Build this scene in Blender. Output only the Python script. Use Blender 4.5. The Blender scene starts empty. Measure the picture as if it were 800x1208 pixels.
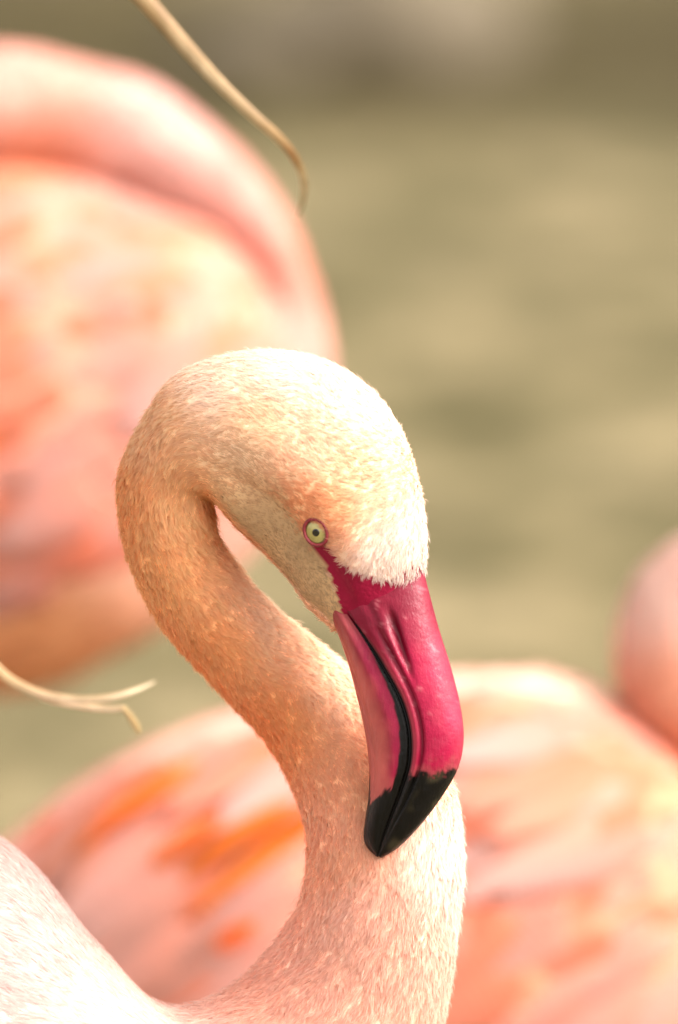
import bpy, math, random
import numpy as np
from mathutils import Vector, Matrix, noise as mnoise

random.seed(4)
RNG = np.random.default_rng(11)
scene = bpy.context.scene
COL = scene.collection

# ------------------------------------------------------------------ camera
S = 0.0003                 # metres covered by one photo pixel at the focus distance
D = 3.0                    # focus distance
PITCH = math.radians(12.0)
RIGHT = np.array([1.0, 0.0, 0.0])
FWD = np.array([0.0, math.cos(PITCH), -math.sin(PITCH)])
UP = np.array([0.0, math.sin(PITCH), math.cos(PITCH)])
FOCUS = np.array([0.0, 0.0, 0.96])
CAM = FOCUS - D * FWD

cam_data = bpy.data.cameras.new('camera')
cam = bpy.data.objects.new('camera', cam_data)
COL.objects.link(cam)
cam.location = CAM
cam.rotation_euler = (math.radians(90) - PITCH, 0, 0)
cam_data.sensor_fit = 'VERTICAL'
cam_data.sensor_height = 36.0
cam_data.lens = 36.0 * D / (1208 * S)
cam_data.clip_start = 0.1
cam_data.clip_end = 1000
cam_data.dof.use_dof = True
cam_data.dof.focus_distance = D - 0.020
cam_data.dof.aperture_fstop = (cam_data.lens / 1000) / 0.058
scene.camera = cam

# ------------------------------------------------------------------ light
SUN_EL, SUN_AZ = math.radians(44), math.radians(104)   # azimuth measured from +Y (away) towards +X (right)
world = bpy.data.worlds.new('World')
scene.world = world
world.use_nodes = True
wn = world.node_tree
bg = wn.nodes['Background']
sky = wn.nodes.new('ShaderNodeTexSky')
sky.sky_type = 'NISHITA'
sky.sun_disc = False
sky.sun_elevation = SUN_EL
sky.sun_rotation = SUN_AZ
sky.dust_density = 5.0
sky.air_density = 1.0
sky.ozone_density = 0.3
hs = wn.nodes.new('ShaderNodeHueSaturation')        # thin white haze over the whole sky
hs.inputs['Saturation'].default_value = 0.12
wn.links.new(sky.outputs[0], hs.inputs['Color'])
wm = wn.nodes.new('ShaderNodeMix'); wm.data_type = 'RGBA'; wm.blend_type = 'MULTIPLY'; wm.inputs[0].default_value = 1.0
wm.inputs[7].default_value = (1.0, 0.955, 0.91, 1)     # warm haze
wn.links.new(hs.outputs[0], wm.inputs[6])
wn.links.new(wm.outputs[2], bg.inputs['Color'])
bg.inputs['Strength'].default_value = 0.15

sun_data = bpy.data.lights.new('sun', 'SUN')
sun_data.energy = 0.9
sun_data.angle = math.radians(32)
sun_data.color = (1.0, 0.935, 0.89)
sun = bpy.data.objects.new('sun', sun_data)
COL.objects.link(sun)
sd = Vector((math.sin(SUN_AZ) * math.cos(SUN_EL), math.cos(SUN_AZ) * math.cos(SUN_EL), math.sin(SUN_EL)))
sun.rotation_euler = sd.to_track_quat('Z', 'Y').to_euler()
sun.location = (2, 1, 4)

scene.view_settings.view_transform = 'Standard'
scene.view_settings.look = 'None'
scene.view_settings.gamma = 1.0
scene.view_settings.exposure = 1.82
scene.view_settings.use_curve_mapping = False
scene.render.engine = 'CYCLES'
scene.cycles.use_denoising = True
scene.cycles.use_adaptive_sampling = True
scene.cycles.adaptive_threshold = 0.01
scene.cycles.max_bounces = 14
scene.cycles.diffuse_bounces = 10
scene.cycles.transmission_bounces = 12
scene.cycles.transparent_max_bounces = 24

# ------------------------------------------------------------------ helpers
def P(px, py, d=0.0):
    """photo-scaled place: px, py at the given depth (in pixel units behind the focus plane) -> world"""
    px, py, d = np.broadcast_arrays(np.asarray(px, float), np.asarray(py, float), np.asarray(d, float))
    dm = d * S
    k = (D + dm) / D
    return (CAM + (D + dm)[..., None] * FWD + ((px - 400) * S * k)[..., None] * RIGHT
            + ((604 - py) * S * k)[..., None] * UP)

def lin(r, g, b):
    f = lambda c: ((c / 255 + 0.055) / 1.055) ** 2.4 if c > 10 else c / 255 / 12.92
    return np.array([f(r), f(g), f(b)])

def smooth(e0, e1, x):
    t = np.clip((np.asarray(x, float) - e0) / (e1 - e0), 0, 1)
    return t * t * (3 - 2 * t)

def catmull(ctrl, nper):
    """Catmull-Rom through the rows of ctrl; nper samples on each span"""
    c = np.asarray(ctrl, float)
    n = len(c)
    out = []
    for i in range(n - 1):
        p0, p1, p2, p3 = c[max(i - 1, 0)], c[i], c[i + 1], c[min(i + 2, n - 1)]
        m = nper[i] if hasattr(nper, '__len__') else nper
        t = np.linspace(0, 1, m, endpoint=False)[:, None]
        out.append(0.5 * ((2 * p1) + (-p0 + p2) * t + (2 * p0 - 5 * p1 + 4 * p2 - p3) * t * t
                          + (-p0 + 3 * p1 - 3 * p2 + p3) * t ** 3))
    out.append(c[-1:])
    return np.vstack(out)

def new_mesh(name, verts, faces=None, tris=None, quads=None, smooth_shade=True):
    me = bpy.data.meshes.new(name)
    verts = np.asarray(verts, np.float32)
    if faces is not None:
        me.from_pydata([tuple(map(float, v)) for v in verts], [], faces)
    else:
        nt = 0 if tris is None else len(tris)
        nq = 0 if quads is None else len(quads)
        loops = []
        if nt: loops.append(np.asarray(tris).reshape(-1))
        if nq: loops.append(np.asarray(quads).reshape(-1))
        loops = np.concatenate(loops).astype(np.int32)
        me.vertices.add(len(verts)); me.vertices.foreach_set('co', verts.reshape(-1))
        me.loops.add(len(loops)); me.loops.foreach_set('vertex_index', loops)
        me.polygons.add(nt + nq)
        starts = np.concatenate([np.arange(nt) * 3, nt * 3 + np.arange(nq) * 4]).astype(np.int32)
        me.polygons.foreach_set('loop_start', starts)
        me.update(calc_edges=True)
    if smooth_shade:
        me.polygons.foreach_set('use_smooth', np.ones(len(me.polygons), bool))
    me.update()
    return me

def add_color(me, cols, name='tint'):
    cols = np.asarray(cols, np.float32)
    if cols.shape[1] == 3:
        cols = np.hstack([cols, np.ones((len(cols), 1), np.float32)])
    a = me.attributes.new(name, 'FLOAT_COLOR', 'POINT')
    a.data.foreach_set('color', cols.reshape(-1))

def add_vec(me, v, name):
    a = me.attributes.new(name, 'FLOAT_VECTOR', 'POINT')
    a.data.foreach_set('vector', np.asarray(v, np.float32).reshape(-1))

def obj(name, me, mat, parent=None):
    o = bpy.data.objects.new(name, me)
    COL.objects.link(o)
    if mat is not None:
        me.materials.clear(); me.materials.append(mat)
    if parent is not None:
        o.parent = parent
        o.matrix_parent_inverse = parent.matrix_basis.inverted() if parent.parent is None else Matrix.Identity(4)
    return o

def thing(name, loc, label, cat, group=None):
    o = bpy.data.objects.new(name, None)
    o.empty_display_size = 0.05
    o.location = loc
    COL.objects.link(o)
    tag(o, label, cat, group)
    return o

def tag(o, label, cat, group=None):
    o['label'] = label
    o['category'] = cat
    if group: o['group'] = group
    return o

def grid_mesh(name, G, cap0=True, cap1=True):
    """G: rings x points x 3, closed round each ring"""
    n, m = G.shape[:2]
    i, j = np.meshgrid(np.arange(n - 1), np.arange(m), indexing='ij')
    j2 = (j + 1) % m
    quads = np.stack([i * m + j, i * m + j2, (i + 1) * m + j2, (i + 1) * m + j], -1).reshape(-1, 4)
    verts = G.reshape(-1, 3)
    tris = []
    extra = []
    nv = len(verts)
    if cap0:
        extra.append(G[0].mean(0)); k = nv + len(extra) - 1
        tris += [(k, (q + 1) % m, q) for q in range(m)]
    if cap1:
        extra.append(G[-1].mean(0)); k = nv + len(extra) - 1
        b = (n - 1) * m
        tris += [(k, b + q, b + (q + 1) % m) for q in range(m)]
    if extra:
        verts = np.vstack([verts, np.array(extra)])
    return new_mesh(name, verts, tris=np.array(tris) if tris else None, quads=quads), len(extra)

def tube(name, pts, radii, mat, parent, sides=10, nper=5):
    c = catmull(np.hstack([np.asarray(pts, float), np.asarray(radii, float)[:, None]]), nper)
    p, r = c[:, :3], c[:, 3]
    t = np.gradient(p, axis=0); t /= np.linalg.norm(t, axis=1)[:, None]
    ref = np.array([0.0, 1.0, 0.0]) if abs(t[:, 1]).mean() < 0.7 else np.array([1.0, 0, 0])
    e1 = np.cross(t, ref); e1 /= np.linalg.norm(e1, axis=1)[:, None]
    e2 = np.cross(t, e1)
    th = np.linspace(0, 2 * math.pi, sides, endpoint=False)
    G = p[:, None] + r[:, None, None] * (np.cos(th)[None, :, None] * e1[:, None] + np.sin(th)[None, :, None] * e2[:, None])
    me, _ = grid_mesh(name, G)
    return obj(name, me, mat, parent)

# ------------------------------------------------------------------ materials
def mat_new(name):
    m = bpy.data.materials.new(name); m.use_nodes = True
    nt = m.node_tree
    return m, nt, nt.nodes['Principled BSDF'], nt.nodes['Material Output']

def N(nt, typ, **kw):
    n = nt.nodes.new(typ)
    for k, v in kw.items():
        if k.startswith('in_'):
            n.inputs[k[3:].replace('_', ' ')].default_value = v
        else:
            setattr(n, k, v)
    return n

def ramp(nt, stops, fac=None):
    r = nt.nodes.new('ShaderNodeValToRGB')
    e = r.color_ramp.elements
    while len(e) < len(stops): e.new(0.5)
    for k, (p, c) in enumerate(stops):
        e[k].position = p
        e[k].color = (*c, 1) if len(c) == 3 else c
    if fac is not None: nt.links.new(fac, r.inputs[0])
    return r

def plume_material(name, trans=0.42, sheer=0.40):
    """feather barbs: soft diffuse plus light shining through, colour from the barb's own pigment"""
    m, nt, b, out = mat_new(name)
    nt.nodes.remove(b)
    at = N(nt, 'ShaderNodeAttribute', attribute_name='tint')
    d = N(nt, 'ShaderNodeBsdfDiffuse'); t = N(nt, 'ShaderNodeBsdfTranslucent')
    g = N(nt, 'ShaderNodeBsdfGlossy'); g.inputs['Roughness'].default_value = 0.5
    g.inputs['Color'].default_value = (0.9, 0.9, 0.9, 1)
    for n in (d, t): nt.links.new(at.outputs['Color'], n.inputs['Color'])
    ms = N(nt, 'ShaderNodeMixShader'); ms.inputs[0].default_value = trans
    nt.links.new(d.outputs[0], ms.inputs[1]); nt.links.new(t.outputs[0], ms.inputs[2])
    m2 = N(nt, 'ShaderNodeMixShader'); m2.inputs[0].default_value = 0.012
    nt.links.new(ms.outputs[0], m2.inputs[1]); nt.links.new(g.outputs[0], m2.inputs[2])
    tr = N(nt, 'ShaderNodeBsdfTransparent')
    m3 = N(nt, 'ShaderNodeMixShader'); m3.inputs[0].default_value = sheer      # loose barbs let light past them
    nt.links.new(m2.outputs[0], m3.inputs[1]); nt.links.new(tr.outputs[0], m3.inputs[2])
    nt.links.new(m3.outputs[0], out.inputs['Surface'])
    return m

def tint_material(name, rough=0.6, bump=0.0, bscale=400.0, spec=0.4, coat=0.0, sss=0.0, blotch=0.0):
    m, nt, b, out = mat_new(name)
    at = N(nt, 'ShaderNodeAttribute', attribute_name='tint')
    col = at.outputs['Color']
    tc = N(nt, 'ShaderNodeTexCoord')
    if blotch:
        nz = N(nt, 'ShaderNodeTexNoise'); nz.inputs['Scale'].default_value = bscale * 0.25; nz.inputs['Detail'].default_value = 5
        nt.links.new(tc.outputs['Object'], nz.inputs['Vector'])
        r = ramp(nt, [(0.3, (1 - blotch,) * 3), (0.7, (1.0 + blotch * .3,) * 3)], nz.outputs['Fac'])
        mu = N(nt, 'ShaderNodeMix', data_type='RGBA', blend_type='MULTIPLY'); mu.inputs[0].default_value = 1
        nt.links.new(col, mu.inputs[6]); nt.links.new(r.outputs[0], mu.inputs[7])
        col = mu.outputs[2]
    nt.links.new(col, b.inputs['Base Color'])
    b.inputs['Roughness'].default_value = rough
    b.inputs['Specular IOR Level'].default_value = spec
    b.inputs['Coat Weight'].default_value = coat
    b.inputs['Coat Roughness'].default_value = 0.25
    if sss:
        b.inputs['Subsurface Weight'].default_value = sss
        b.inputs['Subsurface Radius'].default_value = (0.004, 0.0015, 0.001)
        b.inputs['Subsurface Scale'].default_value = 1.0
    if bump:
        nz = N(nt, 'ShaderNodeTexNoise'); nz.inputs['Scale'].default_value = bscale; nz.inputs['Detail'].default_value = 4
        nt.links.new(tc.outputs['Object'], nz.inputs['Vector'])
        bp = N(nt, 'ShaderNodeBump'); bp.inputs['Strength'].default_value = bump; bp.inputs['Distance'].default_value = 0.001
        nt.links.new(nz.outputs['Fac'], bp.inputs['Height']); nt.links.new(bp.outputs[0], b.inputs['Normal'])
    return m

def add_scratches(m, strength):
    nt = m.node_tree; b = nt.nodes['Principled BSDF']
    tc = N(nt, 'ShaderNodeTexCoord'); mp = N(nt, 'ShaderNodeMapping'); mp.inputs['Scale'].default_value = (1500, 1500, 120)
    mp.inputs['Rotation'].default_value = (0, 0.25, 0)
    nt.links.new(tc.outputs['Object'], mp.inputs[0])
    nz = N(nt, 'ShaderNodeTexNoise'); nz.inputs['Scale'].default_value = 1.0; nz.inputs['Detail'].default_value = 4
    nt.links.new(mp.outputs[0], nz.inputs[0])
    r = ramp(nt, [(0.35, (0.28,) * 3), (0.7, (0.55,) * 3)], nz.outputs['Fac'])
    nt.links.new(r.outputs[0], b.inputs['Roughness'])
    bp = N(nt, 'ShaderNodeBump'); bp.inputs['Strength'].default_value = strength; bp.inputs['Distance'].default_value = 0.0006
    nt.links.new(nz.outputs['Fac'], bp.inputs['Height'])
    old = b.inputs['Normal'].links[0].from_socket
    nt.links.new(old, bp.inputs['Normal']); nt.links.new(bp.outputs[0], b.inputs['Normal'])

def plain_material(name, color, rough=0.6, spec=0.4, coat=0.0, noise_scale=0, var=0.2):
    m, nt, b, out = mat_new(name)
    b.inputs['Base Color'].default_value = (*color, 1)
    b.inputs['Roughness'].default_value = rough
    b.inputs['Specular IOR Level'].default_value = spec
    b.inputs['Coat Weight'].default_value = coat
    b.inputs['Coat Roughness'].default_value = 0.03
    if noise_scale:
        tc = N(nt, 'ShaderNodeTexCoord')
        nz = N(nt, 'ShaderNodeTexNoise'); nz.inputs['Scale'].default_value = noise_scale; nz.inputs['Detail'].default_value = 6
        nt.links.new(tc.outputs['Object'], nz.inputs['Vector'])
        c = np.array(color)
        r = ramp(nt, [(0.3, tuple(c * (1 - var))), (0.7, tuple(np.minimum(c * (1 + var), 0.95)))], nz.outputs['Fac'])
        nt.links.new(r.outputs[0], b.inputs['Base Color'])
    return m

M_PLUME = plume_material('feather_barbs')
M_SKIN = tint_material('bird_skin', rough=0.6, bump=0.5, bscale=420, blotch=0.2, spec=0.15)
M_BEAK = tint_material('beak_horn', rough=0.38, bump=0.30, bscale=330, spec=0.22, coat=0.04, blotch=0.22)
add_scratches(M_BEAK, 0.25)
M_LEG = plain_material('leg_skin', (0.62, 0.22, 0.20), 0.5, noise_scale=120)

# ------------------------------------------------------------------ ground
def ground_height(x, y):
    h = 0.0
    h += 0.05 * mnoise.noise((x * 0.5, y * 0.5, 0.3)) + 0.022 * mnoise.noise((x * 1.9, y * 1.9, 4.1))
    h += 0.010 * mnoise.noise((x * 6, y * 6, 9.1))
    calm = 1 / (1 + ((x * x + (y - 0.4) ** 2) / 1.8) ** 2)     # flat trodden mud round the birds
    far = min(max((y - 6.5) / 6.0, 0), 1)
    return h * (1 - calm) + 0.10 * far * far

def build_ground():
    u = np.linspace(-1, 1, 261)
    xs = 6.0 * np.sinh(u * 4.4) / math.sinh(4.4) * 30
    ys = 4.0 + 6.0 * np.sinh(u * 4.4) / math.sinh(4.4) * 30
    X, Y = np.meshgrid(xs, ys, indexing='ij')
    Z = np.array([ground_height(a, b) for a, b in zip(X.ravel(), Y.ravel())])
    V = np.stack([X.ravel(), Y.ravel(), Z], -1)
    n, m = X.shape
    i, j = np.meshgrid(np.arange(n - 1), np.arange(m - 1), indexing='ij')
    q = np.stack([i * m + j, (i + 1) * m + j, (i + 1) * m + j + 1, i * m + j + 1], -1).reshape(-1, 4)
    me = new_mesh('ground', V, quads=q)
    mt, nt, b, out = mat_new('mud_and_algae')
    tc = N(nt, 'ShaderNodeTexCoord')
    mp = N(nt, 'ShaderNodeMapping'); mp.inputs['Rotation'].default_value = (0, 0, 0.45); mp.inputs['Scale'].default_value = (1.0, 0.7, 1)
    nt.links.new(tc.outputs['Object'], mp.inputs['Vector'])
    n1 = N(nt, 'ShaderNodeTexNoise'); n1.inputs['Scale'].default_value = 5.5; n1.inputs['Detail'].default_value = 5; n1.inputs['Roughness'].default_value = 0.62
    n2 = N(nt, 'ShaderNodeTexNoise'); n2.inputs['Scale'].default_value = 13; n2.inputs['Detail'].default_value = 8; n2.inputs['Roughness'].default_value = 0.7
    n3 = N(nt, 'ShaderNodeTexNoise'); n3.inputs['Scale'].default_value = 45; n3.inputs['Detail'].default_value = 6
    for k in (n1, n2, n3): nt.links.new(mp.outputs[0], k.inputs['Vector'])
    r1 = ramp(nt, [(0.38, (0.058, 0.050, 0.022)), (0.50, (0.128, 0.106, 0.056)), (0.62, (0.225, 0.180, 0.108))], n1.outputs['Fac'])
    r2 = ramp(nt, [(0.40, (0.45, 0.48, 0.40)), (0.60, (1.25, 1.22, 1.16))], n2.outputs['Fac'])
    mu = N(nt, 'ShaderNodeMix', data_type='RGBA', blend_type='MULTIPLY'); mu.inputs[0].default_value = 0.9
    nt.links.new(r1.outputs[0], mu.inputs[6]); nt.links.new(r2.outputs[0], mu.inputs[7])
    # a strip of darker mud farther out, with an uneven rim
    sx = N(nt, 'ShaderNodeSeparateXYZ'); nt.links.new(tc.outputs['Object'], sx.inputs[0])
    ma = N(nt, 'ShaderNodeMath', operation='MULTIPLY_ADD'); ma.inputs[1].default_value = 1.6
    nt.links.new(n1.outputs['Fac'], ma.inputs[0]); nt.links.new(sx.outputs['Y'], ma.inputs[2])
    rd = ramp(nt, [(0.0, (0, 0, 0)), (0.30, (0, 0, 0)), (0.45, (1, 1, 1)), (0.74, (1, 1, 1)), (0.92, (0.25,) * 3)])
    mr = N(nt, 'ShaderNodeMapRange'); mr.inputs[1].default_value = 6.35; mr.inputs[2].default_value = 9.3
    nt.links.new(ma.outputs[0], mr.inputs[0]); nt.links.new(mr.outputs[0], rd.inputs[0])
    dark_mud = N(nt, 'ShaderNodeMix', data_type='RGBA'); dark_mud.inputs[7].default_value = (0.046, 0.036, 0.015, 1)
    nt.links.new(rd.outputs[0], dark_mud.inputs[0]); nt.links.new(mu.outputs[2], dark_mud.inputs[6])
    nt.links.new(dark_mud.outputs[2], b.inputs['Base Color'])
    b.inputs['Roughness'].default_value = 0.8
    b.inputs['Specular IOR Level'].default_value = 0.04
    bp = N(nt, 'ShaderNodeBump'); bp.inputs['Strength'].default_value = 0.6; bp.inputs['Distance'].default_value = 0.01
    nt.links.new(n3.outputs['Fac'], bp.inputs['Height']); nt.links.new(bp.outputs[0], b.inputs['Normal'])
    o = obj('ground', me, mt)
    o['kind'] = 'structure'
build_ground()

def ground_hit(px, py):
    """where the sight line through a photo place meets the ground"""
    d = P(px, py, 0) - CAM
    d /= np.linalg.norm(d)
    t = 4.0
    while t < 40:
        q = CAM + d * t
        if q[2] <= ground_height(q[0], q[1]): return q
        t += 0.01
    return q

M_STONE = plain_material('pale_stone', (0.10, 0.078, 0.047), 0.85, noise_scale=14, var=0.25)
def stone(px, py, sx, sy, sz, seed, label):
    c = ground_hit(px, py)
    nu, nv = 28, 16
    G = []
    for a in np.linspace(0.02, math.pi - 0.02, nv):
        row = []
        for b in np.linspace(0, 2 * math.pi, nu, endpoint=False):
            q = np.array([math.sin(a) * math.cos(b), math.sin(a) * math.sin(b), math.cos(a)])
            k = 1 + 0.22 * mnoise.noise(Vector(q * 1.4) + Vector((seed, 0, 0))) + 0.07 * mnoise.noise(Vector(q * 4.5) + Vector((0, seed, 0)))
            q = np.sign(q) * np.abs(q) ** 0.85 * k
            row.append([q[0] * sx, q[1] * sy, q[2] * sz])
        G.append(row)
    me, _ = grid_mesh('stone', np.array(G)[::-1])
    o = obj('stone', me, M_STONE)
    o.location = (c[0], c[1], ground_height(c[0], c[1]) + sz * 0.45)
    o.rotation_euler = (0, 0, seed)
    tag(o, label, 'stone', 'stones on the far mud')
stone(474, 62, 0.17, 0.15, 0.085, 1.3, 'larger pale stone lying on the dark strip of mud behind the flamingos')
stone(318, 78, 0.13, 0.11, 0.045, 4.4, 'smaller and lower of the two stones on the dark strip of mud')

# ------------------------------------------------------------------ bird sweep
class Sweep:
    """A body swept through pairs of outline points; a = one outline, b = the opposite one,
    dep = depth of the mid line, rd = half thickness in depth, yaw = turn of the section's plane towards the viewer."""
    def __init__(self, rows, nper, m=72, pivot=0.0, shape=None):
        c = catmull(rows, nper)
        self.kf = np.concatenate([np.linspace(i, i + 1, (nper[i] if hasattr(nper, '__len__') else nper), endpoint=False)
                                  for i in range(len(rows) - 1)] + [np.array([len(rows) - 1.0])])
        a, b, dep, rd, yaw = c[:, 0:2], c[:, 2:4], c[:, 4], np.maximum(c[:, 5], 1), np.radians(c[:, 6])
        cen, e1 = (a + b) / 2, (a - b) / 2
        th = np.linspace(0, 2 * math.pi, m, endpoint=False)
        v, w = np.cos(th), np.sin(th)                 # v = 1 at outline a, w < 0 on the viewer's side
        V = np.broadcast_to(v, (len(c), m)).copy(); Wd = np.broadcast_to(w, (len(c), m)).copy()
        if shape is not None:
            Wd = Wd * shape(self.kf[:, None], V, Wd)
        x = cen[:, 0:1] + e1[:, 0:1] * V
        y = cen[:, 1:2] + e1[:, 1:2] * V
        w_ = rd[:, None] * Wd
        xs = pivot + (x - pivot) / np.cos(yaw)[:, None]   # canonical profile place
        self.xc, self.yc = xs, y
        px = pivot + (xs - pivot) * np.cos(yaw)[:, None] + w_ * np.sin(yaw)[:, None]
        d = dep[:, None] - (xs - pivot) * np.sin(yaw)[:, None] + w_ * np.cos(yaw)[:, None]
        self.px, self.py, self.d, self.V, self.W = px, y, d, V, Wd
        self.G = P(px, y, d)
        self.finish()
    def finish(self):
        G = self.G
        ts = np.gradient(G, axis=0)
        tt = np.roll(G, -1, 1) - np.roll(G, 1, 1)
        n = np.cross(tt, ts); n /= np.linalg.norm(n, axis=2)[..., None] + 1e-12
        cen = G.mean(1, keepdims=True)
        if ((G - cen) * n).sum() < 0: n = -n
        self.n = n
        self.t = ts / (np.linalg.norm(ts, axis=2)[..., None] + 1e-12)
    def bil(self, A, i, j, u, v):
        m = A.shape[1]; j2 = (j + 1) % m
        if A.ndim == 3: u = u[:, None]; v = v[:, None]
        return (A[i, j] * (1 - u) + A[i + 1, j] * u) * (1 - v) + (A[i, j2] * (1 - u) + A[i + 1, j2] * u) * v

def color_field(pts, x, y, sigma):
    """colour field (pigment plus painted light) from places (x, y, rgb); smooth blend"""
    p = np.array([q[:2] for q in pts], float); c = np.array([q[2] for q in pts], float)
    d2 = (x[..., None] - p[:, 0]) ** 2 + (y[..., None] - p[:, 1]) ** 2
    w = 1 / (d2 + sigma ** 2) ** 2
    return (w[..., None] * c).sum(-2) / w.sum(-1)[..., None]

def inside(poly, x, y):
    poly = np.asarray(poly, float); r = np.zeros(x.shape, bool)
    j = len(poly) - 1
    for i in range(len(poly)):
        xi, yi = poly[i]; xj, yj = poly[j]
        c = ((yi > y) != (yj > y)) & (x < (xj - xi) * (y - yi) / (yj - yi + 1e-9) + xi)
        r ^= c; j = i
    return r

def ribbons(name, root, nrm, tan, length, width, lift, c0, c1, parent, mat, curl=0.5, snrm=None):
    """tapered barbs: each a bent two-segment blade. root, nrm, tan: (n,3) world; lengths in metres"""
    n = len(root)
    side = np.cross(nrm, tan); side /= np.linalg.norm(side, axis=1)[:, None] + 1e-9
    roll = RNG.normal(0, 0.55, n)[:, None]
    side = side * np.cos(roll) + nrm * np.sin(roll)
    L = length[:, None]; W = width[:, None] * 0.5
    d0 = tan * np.cos(lift)[:, None] + nrm * np.sin(lift)[:, None]
    l2 = lift * curl
    d1 = tan * np.cos(l2)[:, None] + nrm * np.sin(l2)[:, None]
    p1 = root + d0 * L * 0.5
    p2 = p1 + d1 * L * 0.5
    V = np.stack([root - side * W, root + side * W, p1 + side * W * 0.85, p1 - side * W * 0.85, p2], 1).reshape(-1, 3)
    b = np.arange(n)[:, None] * 5
    quads = b + np.array([3, 2, 1, 0]); tris = b + np.array([4, 2, 3])
    me = new_mesh(name, V, tris=tris, quads=quads)
    cm = c0 * 0.45 + c1 * 0.55
    C = np.stack([c0, c0, cm, cm, c1], 1).reshape(-1, 3)
    add_color(me, C)
    fn = np.cross(tan, side); fn *= np.sign((fn * nrm).sum(1))[:, None]
    mixn = (nrm if snrm is None else snrm) * 0.75 + fn * 0.25; mixn /= np.linalg.norm(mixn, axis=1)[:, None]
    add_vec(me, np.repeat(mixn, 5, axis=0), 'custom_normal')        # barbs shade with the lie of the plumage
    o = obj(name, me, mat, parent)
    o['kind'] = 'stuff'
    return o

# =================================================================== the preening flamingo
main = thing('flamingo', (P(-180, 1640, 150)[0], P(-180, 1640, 150)[1], 0),
             'pale peach flamingo curling its neck to tuck its pink black-tipped beak against its own neck', 'flamingo', 'flamingos')
YAW = 18.0
#        ax    ay    bx    by   depth  rdepth yaw
ROWS = [(-900, 1160, -900, 1185, 160, 20, 0),
        (-720, 1030, -720, 1350, 160, 170, 0),
        (-460, 925, -480, 1560, 150, 290, 0),
        (-210, 905, -180, 1640, 140, 320, 0),
        (0, 988, 110, 1620, 130, 290, 0),
        (110, 1107, 300, 1530, 110, 225, 0),
        (188, 1184, 410, 1420, 85, 170, 0),
        (262, 1171, 478, 1320, 65, 135, 0),
        (316, 1122, 520, 1215, 50, 115, 0),
        (353, 1066, 539, 1098, 30, 99, 0),
        (364, 1002, 545, 1000, 28, 92, 0),
        (352, 945, 522, 905, 49, 85, 0),
        (317, 878, 416, 794, 72, 72, 0),
        (253, 808, 318, 712, 50, 64, 0),
        (192, 739, 268, 652, 20, 60, 0),
        (157, 671, 255, 629, 6, 58, 2),
        (142, 603, 251, 607, 0, 58, 5),
        (146, 549, 250, 594, 0, 62, 8),
        (173, 494, 254, 590, 0, 70, 12),
        (208, 446, 259, 593, 0, 77, 15),
        (262, 421, 268, 598, 0, 82, YAW),
        (320, 414, 291, 627, 0, 86, YAW),
        (378, 424, 318, 656, 0, 87, YAW),
        (426, 451, 345, 686, 0, 84, YAW),
        (462, 492, 364, 714, 0, 78, YAW),
        (485, 546, 384, 733, 0, 69, YAW),
        (497, 602, 394, 742, 0, 58, YAW),
        (500, 645, 399, 743, 0, 47, YAW),
        (497, 676, 402, 742, 0, 39, YAW),
        (488, 705, 412, 745, 0, 33, YAW)]
PIV = 230.0
def head_shape(k, v, w):
    f = smooth(19.5, 22.5, k)
    brow = smooth(-0.22, -0.42, v)                       # cheek falls in below the brow line
    out = 1 - f * brow * 0.13 * smooth(28, 25.5, k)
    out = out * (1 + f * 0.10 * np.exp(-((v - 0.05) / 0.30) ** 2) * smooth(28, 25, k))
    sq = smooth(14.0, 16.0, k) * smooth(22.5, 20.5, k) * (v < 0)     # full flank where neck and throat press together
    out = out * (1 + sq * ((1 - np.abs(v) ** 4 + 1e-6) ** 0.42 / np.sqrt(1 - v * v + 1e-4) - 1).clip(0, 0.9))
    return out
NP = [14] * 5 + [14] * 6 + [12] * 9 + [8] * 9
sw = Sweep(ROWS, NP, m=120, pivot=PIV, shape=head_shape)

cosY, sinY = math.cos(math.radians(YAW)), math.sin(math.radians(YAW))
def canon(px, w):                                         # photo place on the head's near side -> profile place
    return PIV + (px - PIV - w * sinY) / cosY

def cpoly(pts, w):
    return [(canon(x, w), y) for x, y in pts]
LORE = cpoly([(361, 622), (364, 640), (374, 655), (384, 668), (391, 690), (395, 715), (396, 745), (400, 770), (520, 760), (520, 680),
              (497, 683), (480, 687), (460, 686), (440, 681), (420, 673), (405, 664), (396, 652), (389, 640), (384, 626), (375, 614)], -62)
CHEEK = cpoly([(262, 600), (250, 560), (262, 520), (290, 500), (320, 520), (340, 570), (352, 605), (362, 640), (384, 668), (397, 715), (398, 750), (340, 700)], -65)

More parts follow.
